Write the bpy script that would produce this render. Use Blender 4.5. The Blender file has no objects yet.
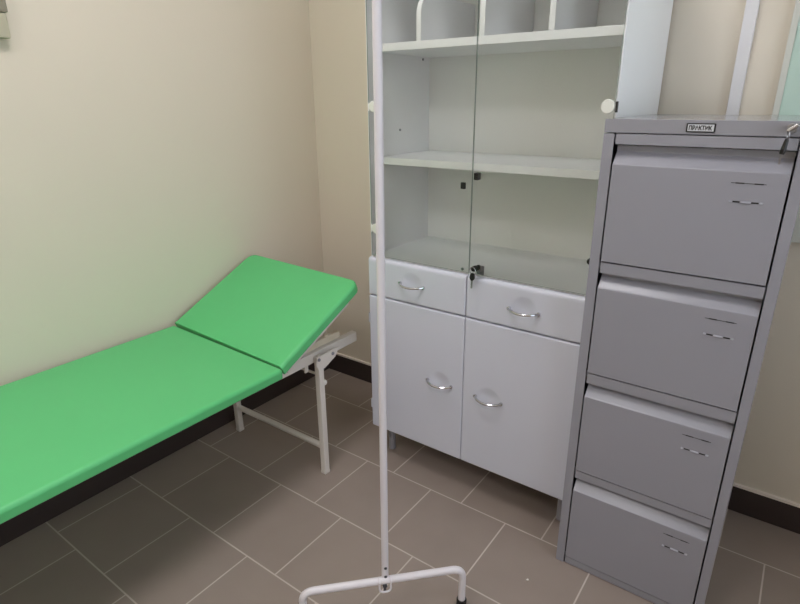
import bpy, bmesh, math, random
from mathutils import Vector, Matrix
random.seed(4)
C = bpy.context.scene.collection
PI = math.pi

# ------------------------------------------------------------------ materials
def lin(c):
    c /= 255.0
    return c/12.92 if c <= .04045 else ((c+.055)/1.055)**2.4

def mat(name, rgb, rough=.5, metal=0., var=.04, scale=12., bump=0., bscale=300., coat=0., spec=.5):
    """Procedural principled material: base colour with faint noise mottling and optional fine bump."""
    m = bpy.data.materials.new(name); m.use_nodes = True
    nt = m.node_tree; N = nt.nodes; L = nt.links
    b = N['Principled BSDF']
    col = [lin(v) for v in rgb]
    tc = N.new('ShaderNodeTexCoord')
    nz = N.new('ShaderNodeTexNoise'); nz.inputs['Scale'].default_value = scale; nz.inputs['Detail'].default_value = 3
    L.new(tc.outputs['Object'], nz.inputs['Vector'])
    rmp = N.new('ShaderNodeMix'); rmp.data_type = 'RGBA'
    rmp.inputs[6].default_value = [max(0, v*(1-var)) for v in col]+[1]
    rmp.inputs[7].default_value = [min(1, v*(1+var)) for v in col]+[1]
    L.new(nz.outputs['Fac'], rmp.inputs[0]); L.new(rmp.outputs[2], b.inputs['Base Color'])
    b.inputs['Roughness'].default_value = rough; b.inputs['Metallic'].default_value = metal
    b.inputs['Specular IOR Level'].default_value = spec
    if coat: b.inputs['Coat Weight'].default_value = coat; b.inputs['Coat Roughness'].default_value = .15
    if bump:
        n2 = N.new('ShaderNodeTexNoise'); n2.inputs['Scale'].default_value = bscale; n2.inputs['Detail'].default_value = 2
        L.new(tc.outputs['Object'], n2.inputs['Vector'])
        bp = N.new('ShaderNodeBump'); bp.inputs['Strength'].default_value = bump; bp.inputs['Distance'].default_value = .002
        L.new(n2.outputs['Fac'], bp.inputs['Height']); L.new(bp.outputs['Normal'], b.inputs['Normal'])
    return m

def emit(name, rgb, strength):
    m = bpy.data.materials.new(name); m.use_nodes = True
    nt = m.node_tree; nt.nodes.remove(nt.nodes['Principled BSDF'])
    e = nt.nodes.new('ShaderNodeEmission'); e.inputs[0].default_value = [*rgb, 1]; e.inputs[1].default_value = strength
    nt.links.new(e.outputs[0], nt.nodes['Material Output'].inputs[0])
    return m

def glass_mat():
    m = bpy.data.materials.new('door_glass'); m.use_nodes = True
    nt = m.node_tree; N = nt.nodes; L = nt.links; N.remove(N['Principled BSDF'])
    t = N.new('ShaderNodeBsdfTransparent'); t.inputs[0].default_value = (.975, .985, .976, 1)
    g = N.new('ShaderNodeBsdfGlossy'); g.inputs['Roughness'].default_value = .02
    f = N.new('ShaderNodeFresnel'); f.inputs[0].default_value = 1.18
    mx = N.new('ShaderNodeMixShader')
    L.new(f.outputs[0], mx.inputs[0]); L.new(t.outputs[0], mx.inputs[1]); L.new(g.outputs[0], mx.inputs[2])
    L.new(mx.outputs[0], N['Material Output'].inputs[0])
    return m

TX, TY, Y0 = .303, .305, -.226
def floor_mat():
    m = bpy.data.materials.new('floor_tiles'); m.use_nodes = True
    nt = m.node_tree; N = nt.nodes; L = nt.links; b = N['Principled BSDF']
    def M(op, a, c=None, d=None):
        n = N.new('ShaderNodeMath'); n.operation = op
        for i, v in enumerate((a, c, d)):
            if v is None: continue
            if isinstance(v, (int, float)): n.inputs[i].default_value = v
            else: L.new(v, n.inputs[i])
        return n.outputs[0]
    tc = N.new('ShaderNodeTexCoord'); sp = N.new('ShaderNodeSeparateXYZ'); L.new(tc.outputs['Object'], sp.inputs[0])
    ry = M('DIVIDE', M('SUBTRACT', Y0, sp.outputs['Y']), TY)
    row = M('FLOOR', ry); fy = M('SUBTRACT', ry, row)
    par = M('FLOORED_MODULO', row, 2)
    off = M('ADD', .224, M('MULTIPLY', par, .0955-.224))
    rx = M('DIVIDE', M('SUBTRACT', sp.outputs['X'], off), TX)
    colm = M('FLOOR', rx); fx = M('SUBTRACT', rx, colm)
    dx = M('MULTIPLY', M('MINIMUM', fx, M('SUBTRACT', 1, fx)), TX)
    dy = M('MULTIPLY', M('MINIMUM', fy, M('SUBTRACT', 1, fy)), TY)
    d = M('MINIMUM', dx, dy)
    mr = N.new('ShaderNodeMapRange'); mr.interpolation_type = 'SMOOTHSTEP'
    mr.inputs[1].default_value = .0015; mr.inputs[2].default_value = .0030; L.new(d, mr.inputs[0])
    cv = N.new('ShaderNodeCombineXYZ'); L.new(row, cv.inputs[0]); L.new(colm, cv.inputs[1])
    wn = N.new('ShaderNodeTexWhiteNoise'); wn.noise_dimensions = '2D'; L.new(cv.outputs[0], wn.inputs['Vector'])
    nz = N.new('ShaderNodeTexNoise'); nz.inputs['Scale'].default_value = 9; nz.inputs['Detail'].default_value = 5
    L.new(tc.outputs['Object'], nz.inputs['Vector'])
    f = M('ADD', M('MULTIPLY', wn.outputs['Value'], .35), M('MULTIPLY', nz.outputs['Fac'], .65))
    t = N.new('ShaderNodeMix'); t.data_type = 'RGBA'; L.new(f, t.inputs[0])
    t.inputs[6].default_value = [lin(143), lin(129), lin(121), 1]; t.inputs[7].default_value = [lin(157), lin(143), lin(134), 1]
    g = N.new('ShaderNodeMix'); g.data_type = 'RGBA'; L.new(mr.outputs[0], g.inputs[0])
    g.inputs[6].default_value = [lin(198), lin(186), lin(178), 1]; L.new(t.outputs[2], g.inputs[7])
    L.new(g.outputs[2], b.inputs['Base Color'])
    rr = N.new('ShaderNodeMapRange'); rr.inputs[3].default_value = .8; rr.inputs[4].default_value = .5
    L.new(mr.outputs[0], rr.inputs[0]); L.new(rr.outputs[0], b.inputs['Roughness'])
    n2 = N.new('ShaderNodeTexNoise'); n2.inputs['Scale'].default_value = 160; L.new(tc.outputs['Object'], n2.inputs['Vector'])
    h = M('ADD', M('MULTIPLY', mr.outputs[0], .6), M('MULTIPLY', n2.outputs['Fac'], .12))
    bp = N.new('ShaderNodeBump'); bp.inputs['Strength'].default_value = .35; bp.inputs['Distance'].default_value = .0015
    L.new(h, bp.inputs['Height']); L.new(bp.outputs[0], b.inputs['Normal'])
    return m

MT = dict(
    wall=mat('cream_paint', (224, 214, 198), .75, var=.02, scale=3, bump=.12, bscale=180),
    ceil=mat('white_ceiling_paint', (240, 239, 236), .8, var=.01),
    floor=floor_mat(),
    skirt=mat('dark_brown_tile', (58, 47, 45), .45, var=.06, scale=20),
    skirt_top=mat('pale_sealant', (242, 232, 222), .6),
    white=mat('white_enamel', (209, 211, 224), .35, var=.01),
    shell=mat('white_shell', (248, 248, 250), .35, var=.01),
    inside=mat('white_panel', (243, 243, 240), .5, var=.012),
    cream=mat('cream_cap_plastic', (226, 226, 218), .4),
    cwhite=mat('off_white_powder_coat', (226, 219, 212), .4, var=.02),
    pwhite=mat('white_powder_coat_tube', (226, 221, 226), .35, var=.02),
    green=mat('green_vinyl', (94, 197, 124), .42, var=.02, scale=8, bump=.08, bscale=500),
    ply=mat('pale_plywood', (222, 210, 188), .6, var=.08, scale=30),
    grey=mat('grey_powder_coat', (148, 147, 156), .3, var=.015, bump=.05, bscale=700),
    lid=mat('grey_gloss_coat', (146, 145, 153), .14, var=.015),
    dgrey=mat('dark_steel', (70, 70, 75), .5),  # plain dark steel for the drip stand bolts
    chrome=mat('chrome', (205, 205, 210), .18, metal=1.),
    steel=mat('brushed_steel', (150, 150, 155), .35, metal=1.),
    black=mat('black_plastic', (22, 21, 22), .4),
    rubber=mat('black_rubber', (20, 18, 18), .7),
    glass=glass_mat(),
    edge=mat('glass_edge', (168, 178, 172), .2),
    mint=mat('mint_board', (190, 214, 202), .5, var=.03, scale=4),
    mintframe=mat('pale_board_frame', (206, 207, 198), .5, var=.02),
    trunk=mat('white_pvc', (226, 224, 226), .4),
    olive=mat('olive_box', (182, 177, 155), .6),
    oliveb=mat('dark_olive_lid', (138, 132, 116), .6),
    paper=mat('white_paper', (235, 232, 228), .8),
    plate=mat('plate_silver', (205, 207, 214), .4),
    lamp=emit('lamp_diffuser', (1, .97, .98), 18.0),
    lampf=mat('lamp_frame_white', (230, 230, 230), .5),
)

# ------------------------------------------------------------------ mesh helpers
def box(bm, x0, y0, z0, x1, y1, z1, bev=0., seg=2, rot=None, mi=0):
    r = bmesh.ops.create_cube(bm, size=1)
    vs = r['verts']
    M = Matrix.Translation(((x0+x1)/2, (y0+y1)/2, (z0+z1)/2)) @ Matrix.Diagonal((abs(x1-x0), abs(y1-y0), abs(z1-z0), 1))
    bmesh.ops.transform(bm, matrix=M, verts=vs)
    fs = {f for v in vs for f in v.link_faces}
    if bev:
        es = list({e for v in vs for e in v.link_edges})
        o = bmesh.ops.bevel(bm, geom=es, offset=bev, segments=seg, profile=.5, affect='EDGES')
        fs = {f for f in bm.faces if f.is_valid and (f in o['faces'] or any(v in set(o['verts']) for v in f.verts))} | {f for f in fs if f.is_valid}
    vs = list({v for f in fs for v in f.verts})
    if rot is not None: bmesh.ops.transform(bm, matrix=rot, verts=vs)
    for f in fs: f.material_index = mi
    return vs

def tube(bm, pts, r, n=14, flat=(1, 1), caps=True, mi=0):
    pts = [Vector(p) for p in pts]; rings = []
    t0 = (pts[1]-pts[0]).normalized()
    up = Vector((0, 0, 1)) if abs(t0.z) < .9 else Vector((0, 1, 0))
    u = t0.cross(up).normalized()
    for i, p in enumerate(pts):
        t = ((pts[min(i+1, len(pts)-1)]-p).normalized()+(p-pts[max(i-1, 0)]).normalized()).normalized()
        u = (u-t*u.dot(t)).normalized(); w = t.cross(u)
        rr = r[i] if isinstance(r, (list, tuple)) else r
        rings.append([bm.verts.new(p+(u*math.cos(a)*flat[0]+w*math.sin(a)*flat[1])*rr) for a in [2*PI*k/n for k in range(n)]])
    for a, b in zip(rings, rings[1:]):
        for k in range(n):
            bm.faces.new((a[k], a[(k+1) % n], b[(k+1) % n], b[k])).material_index = mi
    if caps:
        bm.faces.new(rings[0][::-1]).material_index = mi; bm.faces.new(rings[-1]).material_index = mi

def cyl(bm, a, b, r, n=20, bev=0., mi=0):
    a = Vector(a); b = Vector(b)
    if bev:
        d = (b-a).normalized()
        tube(bm, [a, a+d*bev*.3, a+d*bev, b-d*bev, b-d*bev*.3, b], [r-bev, r-bev*.3, r, r, r-bev*.3, r-bev], n, mi=mi)
    else: tube(bm, [a, b], r, n, mi=mi)

def torus(bm, c, R_, r, axis=(0, 1, 0), n=28, m=8):
    ax = Vector(axis).normalized(); u = ax.orthogonal().normalized(); w = ax.cross(u); c = Vector(c); rings = []
    for i in range(n):
        a = 2*PI*i/n; d = u*math.cos(a)+w*math.sin(a)
        rings.append([bm.verts.new(c+d*(R_+r*math.cos(2*PI*k/m))+ax*r*math.sin(2*PI*k/m)) for k in range(m)])
    for i in range(n):
        a, b = rings[i], rings[(i+1) % n]
        for k in range(m): bm.faces.new((a[k], a[(k+1) % m], b[(k+1) % m], b[k]))

def bend(pts, r, n=8):
    """round the corners of a polyline"""
    pts = [Vector(p) for p in pts]; out = [pts[0]]
    for i in range(1, len(pts)-1):
        p = pts[i]; a = (pts[i-1]-p); b = (pts[i+1]-p)
        rr = min(r, a.length*.49, b.length*.49); a = p+a.normalized()*rr; b = p+b.normalized()*rr
        for k in range(n+1):
            t = k/n; out.append(a*(1-t)**2+p*2*t*(1-t)+b*t*t)
    out.append(pts[-1]); return out

def prism(bm, prof, x0, x1, mi=0):
    """profile of (y, z) extruded along x"""
    A = [bm.verts.new((x0, y, z)) for y, z in prof]; B = [bm.verts.new((x1, y, z)) for y, z in prof]; n = len(prof)
    fs = [bm.faces.new(A), bm.faces.new(B[::-1])]
    for k in range(n): fs.append(bm.faces.new((A[k], B[k], B[(k+1) % n], A[(k+1) % n])))
    for f in fs: f.material_index = mi
    return fs

def slab(bm, w, l, t, rc, er=.013, dome=.004, n=6):
    """upholstered pad: x 0..w, y 0..l, z 0..t; rc = four corner radii (x0y0, x1y0, x1y1, x0y1)"""
    def outline(ins):
        o = []
        cs = [((0, 0), PI), ((w, 0), 1.5*PI), ((w, l), 0), ((0, l), .5*PI)]
        for (cx, cy), a0 in cs:
            r = rc[cs.index(((cx, cy), a0))]; r2 = max(r-ins, .0008); k = max(ins, r) if ins > r else r
            ox = cx+(k if cx == 0 else -k); oy = cy+(k if cy == 0 else -k)
            if ins > r: ox = cx+(ins+.0008)*(1 if cx == 0 else -1); oy = cy+(ins+.0008)*(1 if cy == 0 else -1)
            for q in range(n+1):
                a = a0+.5*PI*q/n; o.append((ox+r2*math.cos(a), oy+r2*math.sin(a)))
        return o
    lv = [(.006, 0), (.0015, .002), (0, .006)]
    for q in range(7):
        a = .5*PI*q/6; lv.append((er*(1-math.cos(a)), t-er+er*math.sin(a)))
    lv += [(.05, t+dome*.5), (.12, t+dome)]
    rings = [[bm.verts.new((x, y, z)) for x, y in outline(i)] for i, z in lv]
    k = len(rings[0])
    for a, b in zip(rings, rings[1:]):
        for i in range(k): bm.faces.new((a[i], a[(i+1) % k], b[(i+1) % k], b[i]))
    bm.faces.new(rings[0][::-1]); bm.faces.new(rings[-1])

def front(bm, x0, x1, z0, z1, yf, t, r=.006, dents=(), topr=None):
    """door or drawer front facing -y with rounded borders and shallow round hollows"""
    def axis(a, b, r1, r2, step=.006):
        s = [0, .12, .3, .55, 1.]
        A = [a+r1*v for v in s]; B = [b-r2*v for v in s][::-1]; k = max(2, int((b-a)/step))
        return A+[A[-1]+(B[0]-A[-1])*i/k for i in range(1, k)]+B
    topr = topr or r
    xs = axis(x0, x1, r, r); zs = axis(z0, z1, r, topr)
    def rnd(d, rr): return 0 if d >= rr else rr-math.sqrt(max(0, rr*rr-(rr-d)**2))
    def Y(x, z):
        y = yf+rnd(x-x0, r)+rnd(x1-x, r)+rnd(z-z0, r)+rnd(z1-z, topr)
        for cx, cz, R_, h in dents:
            q = math.hypot(x-cx, z-cz)/R_
            if q < 1: y += h*(1-q*q)**1.3
        return min(y, yf+t-.002)
    V = [[bm.verts.new((x, Y(x, z), z)) for x in xs] for z in zs]
    for j in range(len(zs)-1):
        for i in range(len(xs)-1): bm.faces.new((V[j][i], V[j][i+1], V[j+1][i+1], V[j+1][i]))
    loop = V[0]+[r_[-1] for r_ in V[1:]]+V[-1][-2::-1]+[r_[0] for r_ in V[-2:0:-1]]
    back = [bm.verts.new((v.co.x, yf+t, v.co.z)) for v in loop]; n = len(loop)
    for k in range(n): bm.faces.new((loop[k], back[k], back[(k+1) % n], loop[(k+1) % n]))
    bm.faces.new(back)

def sharpen(bm, ye, s):
    """square off the rounding of a pad at its hinge end"""
    for v in bm.verts:
        q = (v.co.y-ye)*s
        if q < .03: v.co.y = ye+s*q*(.25 if q < .02 else .25+.75*(q-.02)/.01)
def skew(bm):
    for v in bm.verts: v.co.y -= .032*(v.co.x-.63)
def sweep_y(bm, M):
    bmesh.ops.transform(bm, matrix=M, verts=bm.verts)

def obj(name, bm, m, parent=None, smooth=True, loc=None, label=None, kind=None):
    me = bpy.data.meshes.new(name)
    bmesh.ops.recalc_face_normals(bm, faces=bm.faces)
    if smooth:
        for f in bm.faces: f.smooth = True
        for e in bm.edges:
            if len(e.link_faces) == 2 and e.calc_face_angle(0) > .6: e.smooth = False
    bm.to_mesh(me); bm.free()
    for x in (m if isinstance(m, (list, tuple)) else [m]): me.materials.append(MT[x])
    o = bpy.data.objects.new(name, me); C.objects.link(o)
    if smooth:
        wm = o.modifiers.new('normals', 'WEIGHTED_NORMAL'); wm.keep_sharp = True; wm.weight = 80
    if parent:
        o.parent = parent
        p = parent; off = Vector((0, 0, 0))
        # geometry is written in world coordinates: cancel the ancestors' offsets
        while p: off += p.location; p = p.parent
        o.location = (0, 0, 0)
        me.transform(Matrix.Translation(-off))
    if label: o['label'] = label
    if kind: o['kind'] = kind
    return o

def thing(name, label, cat, loc, group=None):
    o = bpy.data.objects.new(name, None); C.objects.link(o); o.location = loc; o.empty_display_size = .1
    o['label'] = label; o['category'] = cat
    if group: o['group'] = group
    return o
def tag(o, label, cat, group=None):
    o['label'] = label; o['category'] = cat
    if group: o['group'] = group
    return o
def nb(): return bmesh.new()
def struct(name, bm, m, **k): return obj(name, bm, m, kind='structure', **k)

# ------------------------------------------------------------------ the room
RX, RY, RZ = 3.15, -3.5, 2.75
b = nb(); box(b, -.15, RY-.15, -.1, RX+.15, .15, 0); struct('floor', b, 'floor', smooth=False)
b = nb(); box(b, -.15, RY-.15, RZ, RX+.15, .15, RZ+.1); struct('ceiling', b, 'ceil', smooth=False)
b = nb(); box(b, -.15, RY-.15, 0, 0, .15, RZ); struct('wall_left', b, 'wall', smooth=False)
b = nb(); box(b, 0, 0, 0, RX, .15, RZ); struct('wall_back', b, 'wall', smooth=False)
WY0, WY1, WZ0, WZ1 = -2.6, -.5, .9, 2.4
b = nb(); box(b, RX, RY-.15, 0, RX+.15, WY0, RZ); box(b, RX, WY1, 0, RX+.15, .15, RZ); box(b, RX, WY0, 0, RX+.15, WY1, WZ0); box(b, RX, WY0, WZ1, RX+.15, WY1, RZ)
struct('wall_right', b, 'wall', smooth=False)
b = nb(); t = .06
for a in ((WY0, WZ0, WY1, WZ0+t), (WY0, WZ1-t, WY1, WZ1), (WY0, WZ0+t, WY0+t, WZ1-t), (WY1-t, WZ0+t, WY1, WZ1-t), (-1.58, WZ0+t, -1.52, WZ1-t)):
    box(b, RX+.06, a[0], a[1], RX+.12, a[2], a[3])
wi = struct('window_1', b, 'trunk', smooth=False)
b = nb(); box(b, RX+.088, WY0+t, WZ0+t, RX+.092, WY1-t, WZ1-t); obj('pane', b, 'glass', wi, smooth=False)
b = nb(); box(b, 0, RY-.15, 0, RX, RY, RZ); struct('wall_front', b, 'wall', smooth=False)
HB = .1066
def skirting(name, x0, y0, x1, y1):
    b = nb(); box(b, x0, y0, 0, x1, y1, HB-.009); box(b, x0, y0, HB-.009, x1, y1, HB, mi=1)
    struct(name, b, ['skirt', 'skirt_top'], smooth=False)
skirting('baseboard_back', 0, -.011, RX, 0)
skirting('baseboard_left', 0, RY, .011, -.011)
skirting('baseboard_right', RX-.011, RY, RX, -.011)
skirting('baseboard_front', .011, RY, RX-.011, RY+.011)

# ------------------------------------------------------------------ examination couch
XC0, XC1 = .03, .663
ZB, ZT = .515, .555
couch = thing('examination_couch', 'green vinyl examination couch with raised head section standing along the left wall', 'examination couch', (.33, -1.4, 0))
YS = -.896; YF = -2.33
b = nb(); slab(b, XC1-XC0, YS-.002-YF, ZT-ZB-.004, (.035, .035, .004, .004)); sharpen(b, YS-.002-YF, -1); skew(b); sweep_y(b, Matrix.Translation((XC0, YF, ZB)))
obj('seat_cushion', b, 'green', couch, label='long flat green cushion')
BL = .448; ANG = math.radians(25.2)
b = nb(); slab(b, XC1-XC0-.012, BL, ZT-ZB-.002, (.004, .004, .04, .04)); sharpen(b, 0, 1); skew(b)
MB_ = Matrix.Translation((XC0, YS+.001, ZT-.002)) @ Matrix.Rotation(ANG, 4, 'X') @ Matrix.Translation((0, .002, -(ZT-ZB)))
sweep_y(b, MB_)
back = obj('backrest_cushion', b, 'green', couch, label='raised green head section')
# plywood board and support bars under the raised section
b = nb(); box(b, .02, .02, -.012, XC1-XC0-.03, BL-.02, -.0005, .002, rot=None); sweep_y(b, MB_); obj('backrest_board', b, 'ply', couch)
b = nb()
for x in (.05, .575): box(b, x-.0125, .03, -.038, x+.0125, BL-.06, -.0125, .003)
box(b, .0626, BL-.10, -.034, .5624, BL-.075, -.0125, .003)
sweep_y(b, MB_); obj('backrest_frame', b, 'cwhite', couch)
RO, RT, RB = .600, .514, .474            # rail outer face, top, bottom
for x1, sgn in ((RO, 1), (.1375, -1)):
    b = nb(); box(b, x1-.025, YF+.04, RB, x1, -.452, RT, .003)
    obj('side_rail', b, 'cwhite', couch)
for y in (YF+.08, -.93):
    b = nb(); box(b, .1378, y, RB+.005, RO-.0252, y+.025, RT-.002, .002); obj('cross_rail', b, 'cwhite', couch)
for x0 in (RO-.024,):
    for k, xx in enumerate((x0, .155)):
        b = nb(); box(b, xx-.011, -.74, RT+.001, xx+.011, -.535, RT+.028, .004)
        cyl(b, (xx, -.60, RT+.027), (xx, -.60, RT+.036), .010)
        obj('ratchet_bar', b, 'ply', couch)
def couch_legs(y, lean):
    for xc, d in ((RO+.0127, 1), (.0998, -1)):
        b = nb()
        box(b, xc-.0125, -.0125, .012, xc+.0125, .0125, RT-.012, .0035, 3)
        sweep_y(b, Matrix.Translation((0, y, 0)))
        lg = obj('leg', b, 'cwhite', couch)
        b = nb(); box(b, xc-.0135, y-.0135, 0, xc+.0135, y+.0135, .014, .003)
        obj('foot_cap', b, 'cwhite', lg)
        b = nb()
        A = [(y-.02, RT-.006), (y+.095*lean if lean > 0 else y+.02, RT-.006), (y+.072, RB+.002), (y+.0155, RB-.022), (y-.0155, RB-.022), (y-.028, RB+.002)]
        if d > 0: prism(b, A, RO+.0256, RO+.0284)
        else: prism(b, A, .0841, .0869)
        obj('gusset_plate', b, 'cwhite', lg)
        xs = RO+.0282 if d > 0 else .0843
        for yy, zz in ((y-.014, RT-.019), (y+.058, RB+.019)):
            b = nb(); cyl(b, (xs-.001*d, yy, zz), (xs+.004*d, yy, zz), .0065, 12, .0015); obj('bolt', b, 'steel', lg)
        b = nb(); cyl(b, (xc, y+.010, .386), (xc, y+.026, .386), .012, 14, .003)
        obj('hinge_knob', b, 'cwhite', lg)
        b = nb(); box(b, xc-.028, y-.05, RB-.03, xc-.020, y-.033, RB-.0005, .003)
        obj('bracket', b, 'cwhite', lg)
    b = nb(); tube(b, [(.0998, y, .118), (RO+.0127, y, .118)], .0115, 14); obj('crossbar', b, 'cwhite', couch)
    b = nb(); tube(b, [(.0998, y, .425), (RO+.0127, y, .425)], .005, 10); obj('tie_rod', b, 'cwhite', couch)
couch_legs(-.682, 1)
couch_legs(-2.05, 1)

# ------------------------------------------------------------------ white medical cabinet
XL, XR, D, D2, Z0 = .6925, 1.4955, .4834, .4634, .1424
ZTOP = 1.80; XM = 1.0963; YB = -.013; T = .004; ZF = .838; YK = -.092
cab = thing('medical_cabinet', 'tall white medical cabinet with glass upper doors and two lower doors against the back wall', 'cabinet', ((XL+XR)/2, -.24, 0))
b = nb()
for x in (XL, XR-T): box(b, x, -D2, Z0, x+T, YB, ZTOP, .0015)
box(b, XL+T, -D2+.002, Z0, XR-T, YB, Z0+.018)
box(b, XL+T, -D2+.001, ZF-.018, XR-T, YB, ZF+.002)
box(b, XL+T, -D2, ZTOP-.02, XR-T, YB, ZTOP)
obj('body', b, 'shell', cab)
b = nb(); box(b, XL+T, YK-.006, ZF+.002, XR-T, YK, ZTOP-.02)
obj('back_panel', b, 'inside', cab)
b = nb(); box(b, XM-.009, -D2+.004, Z0+.018, XM+.009, YB, ZF-.018); obj('partition', b, 'inside', cab)
# shelves and dividers
b = nb(); box(b, XL+T+.001, -D2+.03, 1.5116, XR-T-.001, YK-.007, 1.535, .002); obj('shelf', b, 'shell', cab, label='upper shelf carrying the dividers')
b = nb(); box(b, XL+T+.001, -D2+.047, 1.1569, XR-T-.001, YK-.007, 1.181, .002); obj('shelf', b, 'shell', cab, label='middle shelf behind the glass')
for x in (.874, 1.090, 1.2955):
    b = nb(); prof = [(-D2+.031, 1.5352), (-D2+.031, 1.608)]
    for k in range(1, 9):
        a = .5*PI*k/8; prof.append((-D2+.031+.06*(1-math.cos(a)), 1.608+.06*math.sin(a)))
    prof += [(YK-.008, 1.668), (YK-.008, 1.5352)]
    prism(b, prof, x-.008, x+.008); obj('divider', b, 'shell', cab)
for y, z in ((-.288, 1.269), (-.143, 1.508)):
    b = nb(); cyl(b, (XL+T-.001, y, z-.004), (XL+T+.003, y, z-.004), .004, 10); obj('shelf_pin', b, 'steel', cab)
for x, z in ((.761-.02, 1.622), (.996-.01, 1.652)):
    b = nb(); cyl(b, (x, YK-.0055, z), (x, YK-.0075, z), .005, 10); obj('screw', b, 'steel', cab)
# drawers and doors
HOLE = .041
def handle(cx, cz, yf, parent):
    b = nb(); pts = []
    for k in range(17):
        u = -1+2*k/16; pts.append((cx+u*.048, yf-.004-.024*(1-abs(u)**2.4), cz-.003*(1-u*u)))
    tube(b, [(pts[0][0], yf+.003, pts[0][2])]+pts+[(pts[-1][0], yf+.003, pts[-1][2])], .0042, 10, flat=(1, 1))
    for s in (-1, 1): cyl(b, (cx+s*.048, yf+.001, cz), (cx+s*.048, yf-.006, cz), .0062, 12, .001)
    obj('handle', b, 'chrome', parent, label='chrome bow handle')
g = .0011
for x0, x1, hx, hz, lab in ((XL, XM-g, .884, .766, 'left drawer'), (XM+g, XR, 1.297, .761, 'right drawer')):
    b = nb(); front(b, x0, x1, .6975, ZF-.001, -D, D-D2-.0006, .006, [(hx, hz+.004, HOLE, .007)], topr=.0125)
    d = obj('drawer', b, 'white', cab); handle(hx, hz, -D, d)
for x0, x1, hx, hz in ((XL, XM-g*.6, 1.003, .425), (XM+g*.6, XR, 1.195, .421)):
    b = nb(); front(b, x0, x1, Z0, .6935, -D, D-D2-.0006, .005, [(hx, hz+.004, HOLE, .007)])
    d = obj('door', b, 'white', cab); handle(hx, hz, -D, d)
    s = -1 if x0 == XL else 1; xe = XL-.0008 if s < 0 else XR+.0008
    for z in ((.235, .60) if s < 0 else ()):
        b = nb(); cyl(b, (xe+s*.005, -D+.012, z-.018), (xe+s*.005, -D+.012, z+.018), .0058, 12, .001); obj('hinge', b, 'white', d)
# glass doors
GZ0, GZ1 = ZF+.005, ZTOP-.02
for x0, x1, s in ((XL+.008, XM-.0012, -1), (XM+.0012, XR-.004, 1)):
    b = nb(); box(b, x0, -D2-.0062, GZ0, x1, -D2-.0022, GZ1)
    for f in b.faces:
        if abs(f.normal.y) < .5: f.material_index = 1
    gd = obj('glass_door', b, ['glass', 'edge'], cab, smooth=False, label='clear glass door')
    xc = 1.4765 if s > 0 else .7265
    for z in (1.346, .943):
        b = nb(); cyl(b, (xc, -D2-.0065, z), (xc, -D2-.016, z), .0095 if (s > 0 and z < 1) else .0175, 24, .003)
        if s > 0 and z < 1: obj('hinge_cap', b, 'black', gd, label='dark hinge without its cream cover')
        else: obj('hinge_cap', b, 'cream', gd, label='round cream hinge cap')
        b = nb(); box(b, xc+s*.0182, -D2-.0118, z-.014, xc+s*.0225, -D2-.001, z+.012, .001); obj('hinge_leaf', b, 'black' if s > 0 else 'inside', gd)
    b = nb()
    if s < 0: box(b, 1.0605, -D2-.0135, 1.108, 1.0765, -D2-.0065, 1.128, .002)
    else: box(b, 1.0985, -D2-.0012, 1.136, 1.1125, -D2+.02, 1.157, .002)
    obj('door_catch', b, 'black', gd)
b = nb(); cyl(b, (1.074, -D2-.0065, .853), (1.074, -D2-.009, .853), .005, 12); obj('screw', b, 'steel', cab)
b = nb(); box(b, 1.126, -D2-.0115, .846, 1.152, -D2-.0066, .876, .002)
cyl(b, (1.138, -D2-.0115, .866), (1.138, -D2-.024, .866), .0105, 20, .0015); obj('lock', b, 'steel', cab, label='small steel lock on the right glass door')
for x in (XL+.03, XR-.05):
    for y in (-.40, -.07):
        b = nb(); cyl(b, (x+.006, y, 0), (x+.006, y, Z0), .014, 16, .002); obj('leg', b, 'grey', cab)  # grey coat puts the shade beneath the cabinet into the legs' colour

def key(bm, o, ang, head=.013, blade=.028, mi_h=0, mi_b=1, yth=.0035):
    """flat key: rounded head at o, blade along angle in the xz plane"""
    o = Vector(o); d = Vector((math.cos(ang), 0, math.sin(ang)))
    def plate(prof, th, mi):
        A = [bm.verts.new(o+d*u+Vector((-d.z, 0, d.x))*v+Vector((0, -th/2, 0))) for u, v in prof]
        B = [bm.verts.new(v.co+Vector((0, th, 0))) for v in A]; n = len(A)
        fs = [bm.faces.new(A), bm.faces.new(B[::-1])]+[bm.faces.new((A[k], B[k], B[(k+1) % n], A[(k+1) % n])) for k in range(n)]
        for f in fs: f.material_index = mi
    plate([(head*(.15+1.15*math.cos(2*PI*k/20)), head*.78*math.sin(2*PI*k/20)) for k in range(20)], yth, mi_h)
    plate([(head*.9, -.003), (head+blade*.6, -.003), (head+blade*.7, -.0018), (head+blade*.85, -.003), (head+blade, 0), (head+blade*.9, .003), (head*.9, .003)], .0016, mi_b)

kb = thing('cabinet_keys', 'pair of black-headed keys hanging from the lock between the glass doors', 'keys', (1.135, -D2-.035, .82))
b = nb(); yk = -D2-.036
cyl(b, (1.138, -D2-.0236, .866), (1.138, -D2-.033, .868), .0028, 8, mi=1)
key(b, (1.1345, yk+.003, .8715), math.radians(205), .0118, .0, yth=.006)
obj('lock_key', b, ['black', 'steel'], kb)
b = nb(); torus(b, (1.1265, yk, .862), .0125, .0012, (.3, 1, 0)); obj('split_ring', b, 'chrome', kb)
b = nb(); key(b, (1.1275, yk-.003, .846), -PI/2-.06, .0110, .030, yth=.005); obj('spare_key', b, ['black', 'steel'], kb)
b = nb(); key(b, (1.1425, -D2-.030, .874), PI/2-.1, .0075, .002, yth=.005); obj('key_tag', b, ['black', 'black'], kb)

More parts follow.
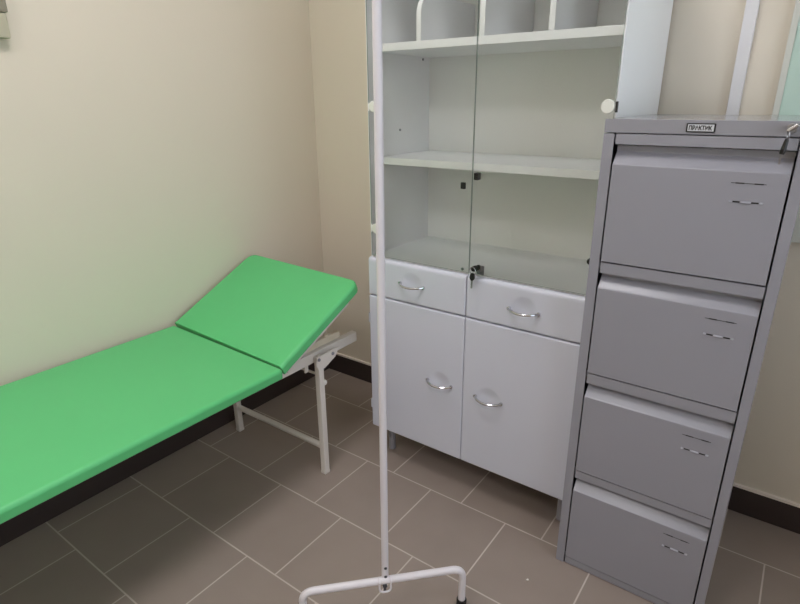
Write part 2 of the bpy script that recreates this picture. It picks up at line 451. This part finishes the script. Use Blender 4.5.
# ------------------------------------------------------------------ grey filing cabinet
FX0, FX1, FY, FB, FH = 1.5054, 1.9142, -.5808, -.115, 1.3201
fil = thing('filing_cabinet', 'grey steel filing cabinet with four drawers beside the white cabinet', 'filing cabinet', ((FX0+FX1)/2, -.35, 0))
PL, PR, ZL = .0248, .0216, 1.2896
rails = [(1.2635, ZL-.002), (.9475, .9752), (.632, .6618), (.3195, .3455), (0.004, .026)]
b = nb()
for x0, x1, xo in ((FX0, FX0+PL, FX0), (FX1-PR, FX1, FX1-.002)):
    box(b, xo, FY+.0005, 0, xo+.002, FB, ZL-.002); box(b, x0, FY, 0, x1, FY+.0022, ZL-.002, .0006)
box(b, FX0+.002, FB-.003, 0, FX1-.002, FB, ZL-.002); box(b, FX0+.002, FY+.003, .001, FX1-.002, FB, .003)
for z0, z1 in rails:
    box(b, FX0+PL+.0036, FY+.0008, z0, FX1-PR-.0030, FY+.024, z1, .001); box(b, FX0+.002, FY+.0245, z0+.004, FX1-.002, FY+.027, z1-.004)
obj('body', b, 'grey', fil)
b = nb(); box(b, FX0, FY-.001, ZL, FX1, FB, FH, .0012, 2)
obj('top', b, 'lid', fil)
tops = [1.2195, .9085, .592, .2785]
labs = ['topmost drawer', 'second drawer from the top', 'third drawer from the top', 'lowest drawer']
for k in range(4):
    zb = rails[k+1][1]+.0042; zt = tops[k]; zr = rails[k][0]
    xa, xb = FX0+PL+.0042, FX1-PR-.0040; yf = FY-.0022
    b = nb(); prism(b, [(yf, zb), (yf, zt-.003), (yf+.0008, zt-.0008), (yf+.003, zt+.001), (yf+.025, zt+.0255), (yf+.026, zt+.027), (yf+.026, zr-.003), (yf+.05, zr-.003), (yf+.05, zb)], xa, xb)
    bmesh.ops.recalc_face_normals(b, faces=b.faces)
    dr = obj('drawer', b, 'grey', fil, label=labs[k], smooth=False)
    b = nb(); box(b, xa+.006, yf+.05, zb+.015, xb-.006, FB-.06, zt-.03); obj('drawer_box', b, 'grey', dr)
    zu, zl = zt-.026, zt-.0655
    if k > 0: zu, zl = zt-.0265, zt-.0655
    for x0, x1, z0, z1 in ((1.786, 1.851, zu-.0006, zu+.0006), (1.7955, 1.809, zl-.0016, zl+.0016), (1.8305, 1.844, zl-.0016, zl+.0016)):
        b = nb(); box(b, x0, yf-.0004, z0, x1, yf+.001, z1)
        if x0 == 1.786:
            for x in (1.7945, 1.8295): box(b, x, yf-.0005, zu-.0013, x+.0165, yf+.001, zu+.0013)
        obj('label_slot', b, 'black', dr, smooth=False, label='dark punched slot')
    for x0, x1 in ((1.7885, 1.794), (1.8105, 1.829), (1.8455, 1.8515)):
        b = nb(); prism(b, [(yf+.001, zl+.0035), (yf-.003, zl-.0008), (yf-.003, zl-.0016), (yf+.001, zl-.0016)], x0, x1)
        obj('label_tab', b, 'grey', dr, smooth=False)
b = nb(); box(b, 1.6815, FY-.0032, 1.2945, 1.7385, FY-.001, 1.3135, .0018); pl = obj('name_plate', b, 'black', fil, label='small maker plate with dark border')
b = nb(); box(b, 1.6845, FY-.0037, 1.2970, 1.7355, FY-.0032, 1.3110); obj('plate_face', b, 'plate', pl, smooth=False)
cu = bpy.data.curves.new('lettering', 'FONT'); cu.body = 'ПРАКТИК'; cu.size = .0122; cu.align_x = 'LEFT'; cu.align_y = 'CENTER'; cu.extrude = .0002; cu.offset = .0005
to = bpy.data.objects.new('tmp', cu); C.objects.link(to)
bpy.context.view_layer.update()
me = bpy.data.meshes.new_from_object(to.evaluated_get(bpy.context.evaluated_depsgraph_get()))
bpy.data.objects.remove(to)
xs = [v.co.x for v in me.vertices]; wdt = max(xs)-min(xs); ys = [v.co.y for v in me.vertices]
me.transform(Matrix.Diagonal((.0455/wdt, 1, 1, 1)) @ Matrix.Translation((-min(xs), -(min(ys)+max(ys))/2, 0)))
me.transform(Matrix.Translation((1.6868-fil.location.x, FY-.0040-fil.location.y, 1.304)) @ Matrix.Rotation(PI/2, 4, 'X'))
me.name = 'lettering'; lt = bpy.data.objects.new('lettering', me); C.objects.link(lt); lt.parent = pl; me.materials.append(MT['black'])
b = nb(); cyl(b, (1.874, FY-.0012, 1.3065), (1.874, FY-.011, 1.3065), .0095, 20, .0015); obj('lock', b, 'steel', fil, label='round steel lock in the top rim')

fk = thing('filing_cabinet_keys', 'steel key in the filing cabinet lock with a black key hanging below it', 'keys', (1.872, FY-.02, 1.26))
b = nb(); R1 = Matrix.Translation((1.8745, FY-.021, 1.3075)) @ Matrix.Rotation(math.radians(-38), 4, 'Y')
box(b, -.010, -.0095, -.0038, .012, .0105, .0038, .0025, rot=R1); obj('lock_key', b, 'chrome', fk)
b = nb(); torus(b, (1.8705, FY-.026, 1.294), .0085, .0011, (1, .2, 0)); obj('split_ring', b, 'steel', fk)
b = nb(); tube(b, [(1.8700, FY-.026, 1.290), (1.8693, FY-.027, 1.284), (1.8675, FY-.027, 1.268), (1.8660, FY-.027, 1.258)], [.002, .0038, .0050, .0042], 10)
box(b, 1.8635, FY-.0278, 1.238, 1.8670, FY-.0262, 1.258, mi=1); obj('spare_key', b, ['black', 'steel'], fk)

# ------------------------------------------------------------------ drip stand
PX, PY, ZU = 1.1975, -1.0655, .144
st = thing('drip_stand', 'white tubular drip stand with one tall pole in front of the white cabinet', 'drip stand', (PX, PY, 0))
ZP = 2.02; lean = (1.2045-1.196)/1.405
def pole_at(z): return (PX+lean*(z-ZU), PY+.004, z)
b = nb(); tube(b, [pole_at(ZU-.010), pole_at(ZP)], .0094, 20); obj('pole', b, 'pwhite', st)
b = nb()
for s in (-1, 1):
    t = pole_at(ZP-.02); tube(b, bend([t, (t[0]+s*.10, t[1], t[2]), (t[0]+s*.10, t[1], t[2]-.03), (t[0]+s*.13, t[1], t[2]-.03), (t[0]+s*.13, t[1], t[2]+.015)], .02), .004, 10)
obj('bag_hook', b, 'chrome', st)
LA, LB = Vector((1.0475, -1.2275, ZU)), Vector((1.353, -.911, ZU))
def down(p, z): return Vector((p.x, p.y, z))
b = nb(); tube(b, bend([down(LA, .02), LA, LB, down(LB, .02)], .032, 10), .0102, 18); bs = obj('base_tube', b, 'pwhite', st)
for p in (LA, LB):
    b = nb(); cyl(b, down(p, 0), down(p, .034), .0142, 18, .002); obj('rubber_foot', b, 'rubber', st)
dr_ = (LB-LA).normalized(); nrm = Vector((dr_.y, -dr_.x, 0))      # towards the viewer
b = nb(); c0 = Vector((PX, PY, ZU))
for s in (-1, 1): pass
pts = [c0+dr_*(-.0155)+nrm*.004+Vector((0, 0, .010)), c0+dr_*(-.0155)+nrm*.0145+Vector((0, 0, .006)), c0+dr_*(-.0155)+nrm*.0155+Vector((0, 0, -.030)),
       c0+dr_*(.0155)+nrm*.0155+Vector((0, 0, -.030)), c0+dr_*(.0155)+nrm*.0145+Vector((0, 0, .006)), c0+dr_*(.0155)+nrm*.004+Vector((0, 0, .010))]
tube(b, bend(pts, .013, 8), .0026, 10); obj('hoop_clip', b, 'pwhite', st)
for z in (.186, .157):
    b = nb(); q = Vector(pole_at(z)); cyl(b, q+nrm*.006, q+nrm*.0108, .0042, 12, .001); obj('bolt', b, 'dgrey', st)
b = nb(); q = c0+Vector((0, 0, -.012)); cyl(b, q+nrm*.009, q+nrm*.0152, .0062, 12, .001)
tube(b, [q+nrm*.0095, q+nrm*.0095+Vector((0, 0, -.018))], .004, 10); obj('bolt', b, 'dgrey', st)
b = nb(); q = c0-dr_*.058; cyl(b, q+nrm*.0095, q+nrm*.0118, .0032, 12); obj('bolt', b, 'dgrey', st)

# ------------------------------------------------------------------ things on the walls
b = nb(); box(b, 1.6845, -.018, HB+.002, 1.7165, -.0003, RZ-.002, .002)
tag(obj('cable_trunking', b, 'trunk'), 'narrow white cable trunking running vertically up the back wall', 'cable trunking')
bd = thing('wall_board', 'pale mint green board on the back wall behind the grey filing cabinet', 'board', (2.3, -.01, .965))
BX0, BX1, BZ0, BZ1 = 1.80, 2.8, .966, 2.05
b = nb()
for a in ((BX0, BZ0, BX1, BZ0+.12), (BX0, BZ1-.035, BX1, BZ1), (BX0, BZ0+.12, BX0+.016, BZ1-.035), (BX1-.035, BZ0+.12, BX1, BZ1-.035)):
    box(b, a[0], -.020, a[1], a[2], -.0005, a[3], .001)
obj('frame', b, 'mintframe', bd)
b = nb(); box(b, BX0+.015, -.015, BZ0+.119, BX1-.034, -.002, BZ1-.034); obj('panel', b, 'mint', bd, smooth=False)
wb = thing('wall_box', 'small olive box fixed high on the left wall above the couch', 'wall box', (.02, -1.4, 1.53))
b = nb(); box(b, .0005, -1.62, 1.535, .03, -1.222, 1.60, .004); obj('housing', b, 'olive', wb)
b = nb(); box(b, .0005, -1.625, 1.6005, .034, -1.217, 1.66, .004); obj('lid', b, 'oliveb', wb)
b = nb(); pts = [(1.463, -.713), (1.468, -.714), (1.471, -.710), (1.467, -.707), (1.464, -.709)]
A = [b.verts.new((x, y, .0004)) for x, y in pts]; B = [b.verts.new((x+.0006, y, .0022+.001*(i % 2))) for i, (x, y) in enumerate(pts)]
b.faces.new(A[::-1]); b.faces.new(B)
for i in range(5): b.faces.new((A[i], A[(i+1) % 5], B[(i+1) % 5], B[i]))
tag(obj('paper_scrap', b, 'paper', smooth=False), 'tiny white scrap lying on the floor tile left of the filing cabinet', 'scrap')

# ------------------------------------------------------------------ ceiling light
LW = .595
for LX, LY, lab in ((1.02, -1.38, 'square white panel light on the ceiling nearer the back wall'), (1.15, -2.75, 'square white panel light on the ceiling behind the viewer')):
    cl = thing('ceiling_light', lab, 'ceiling light', (LX, LY, RZ-.03), 'panel lights on the ceiling')
    b = nb(); o = LW/2; i_ = o*.95
    for x0, y0, x1, y1 in ((-o, -o, o, -i_), (-o, i_, o, o), (-o, -i_, -i_, i_), (i_, -i_, o, i_)):
        box(b, LX+x0, LY+y0, RZ-.022, LX+x1, LY+y1, RZ-.0005)
    obj('frame', b, 'lampf', cl)
    b = nb(); h = i_; box(b, LX-h, LY-h, RZ-.015, LX+h, LY+h, RZ-.0008); obj('diffuser', b, 'lamp', cl, smooth=False)

# ------------------------------------------------------------------ world, camera, view
w = bpy.data.worlds.new('world'); w.use_nodes = True; bpy.context.scene.world = w
w.node_tree.nodes['Background'].inputs[0].default_value = (.8, .88, 1, 1); w.node_tree.nodes['Background'].inputs[1].default_value = 3.6
cam = bpy.data.cameras.new('camera'); co = bpy.data.objects.new('camera', cam); C.objects.link(co)
co.location = (1.9190, -1.9757, 1.3634); co.rotation_euler = (1.2229, .0069, .6263)
cam.sensor_width = 36; cam.sensor_fit = 'HORIZONTAL'; cam.lens = 555.116/800*36; cam.clip_start = .02
sc = bpy.context.scene; sc.camera = co
vs = sc.view_settings; vs.view_transform = 'Standard'; vs.look = 'None'; vs.gamma = 1; vs.exposure = -.14; vs.use_curve_mapping = False
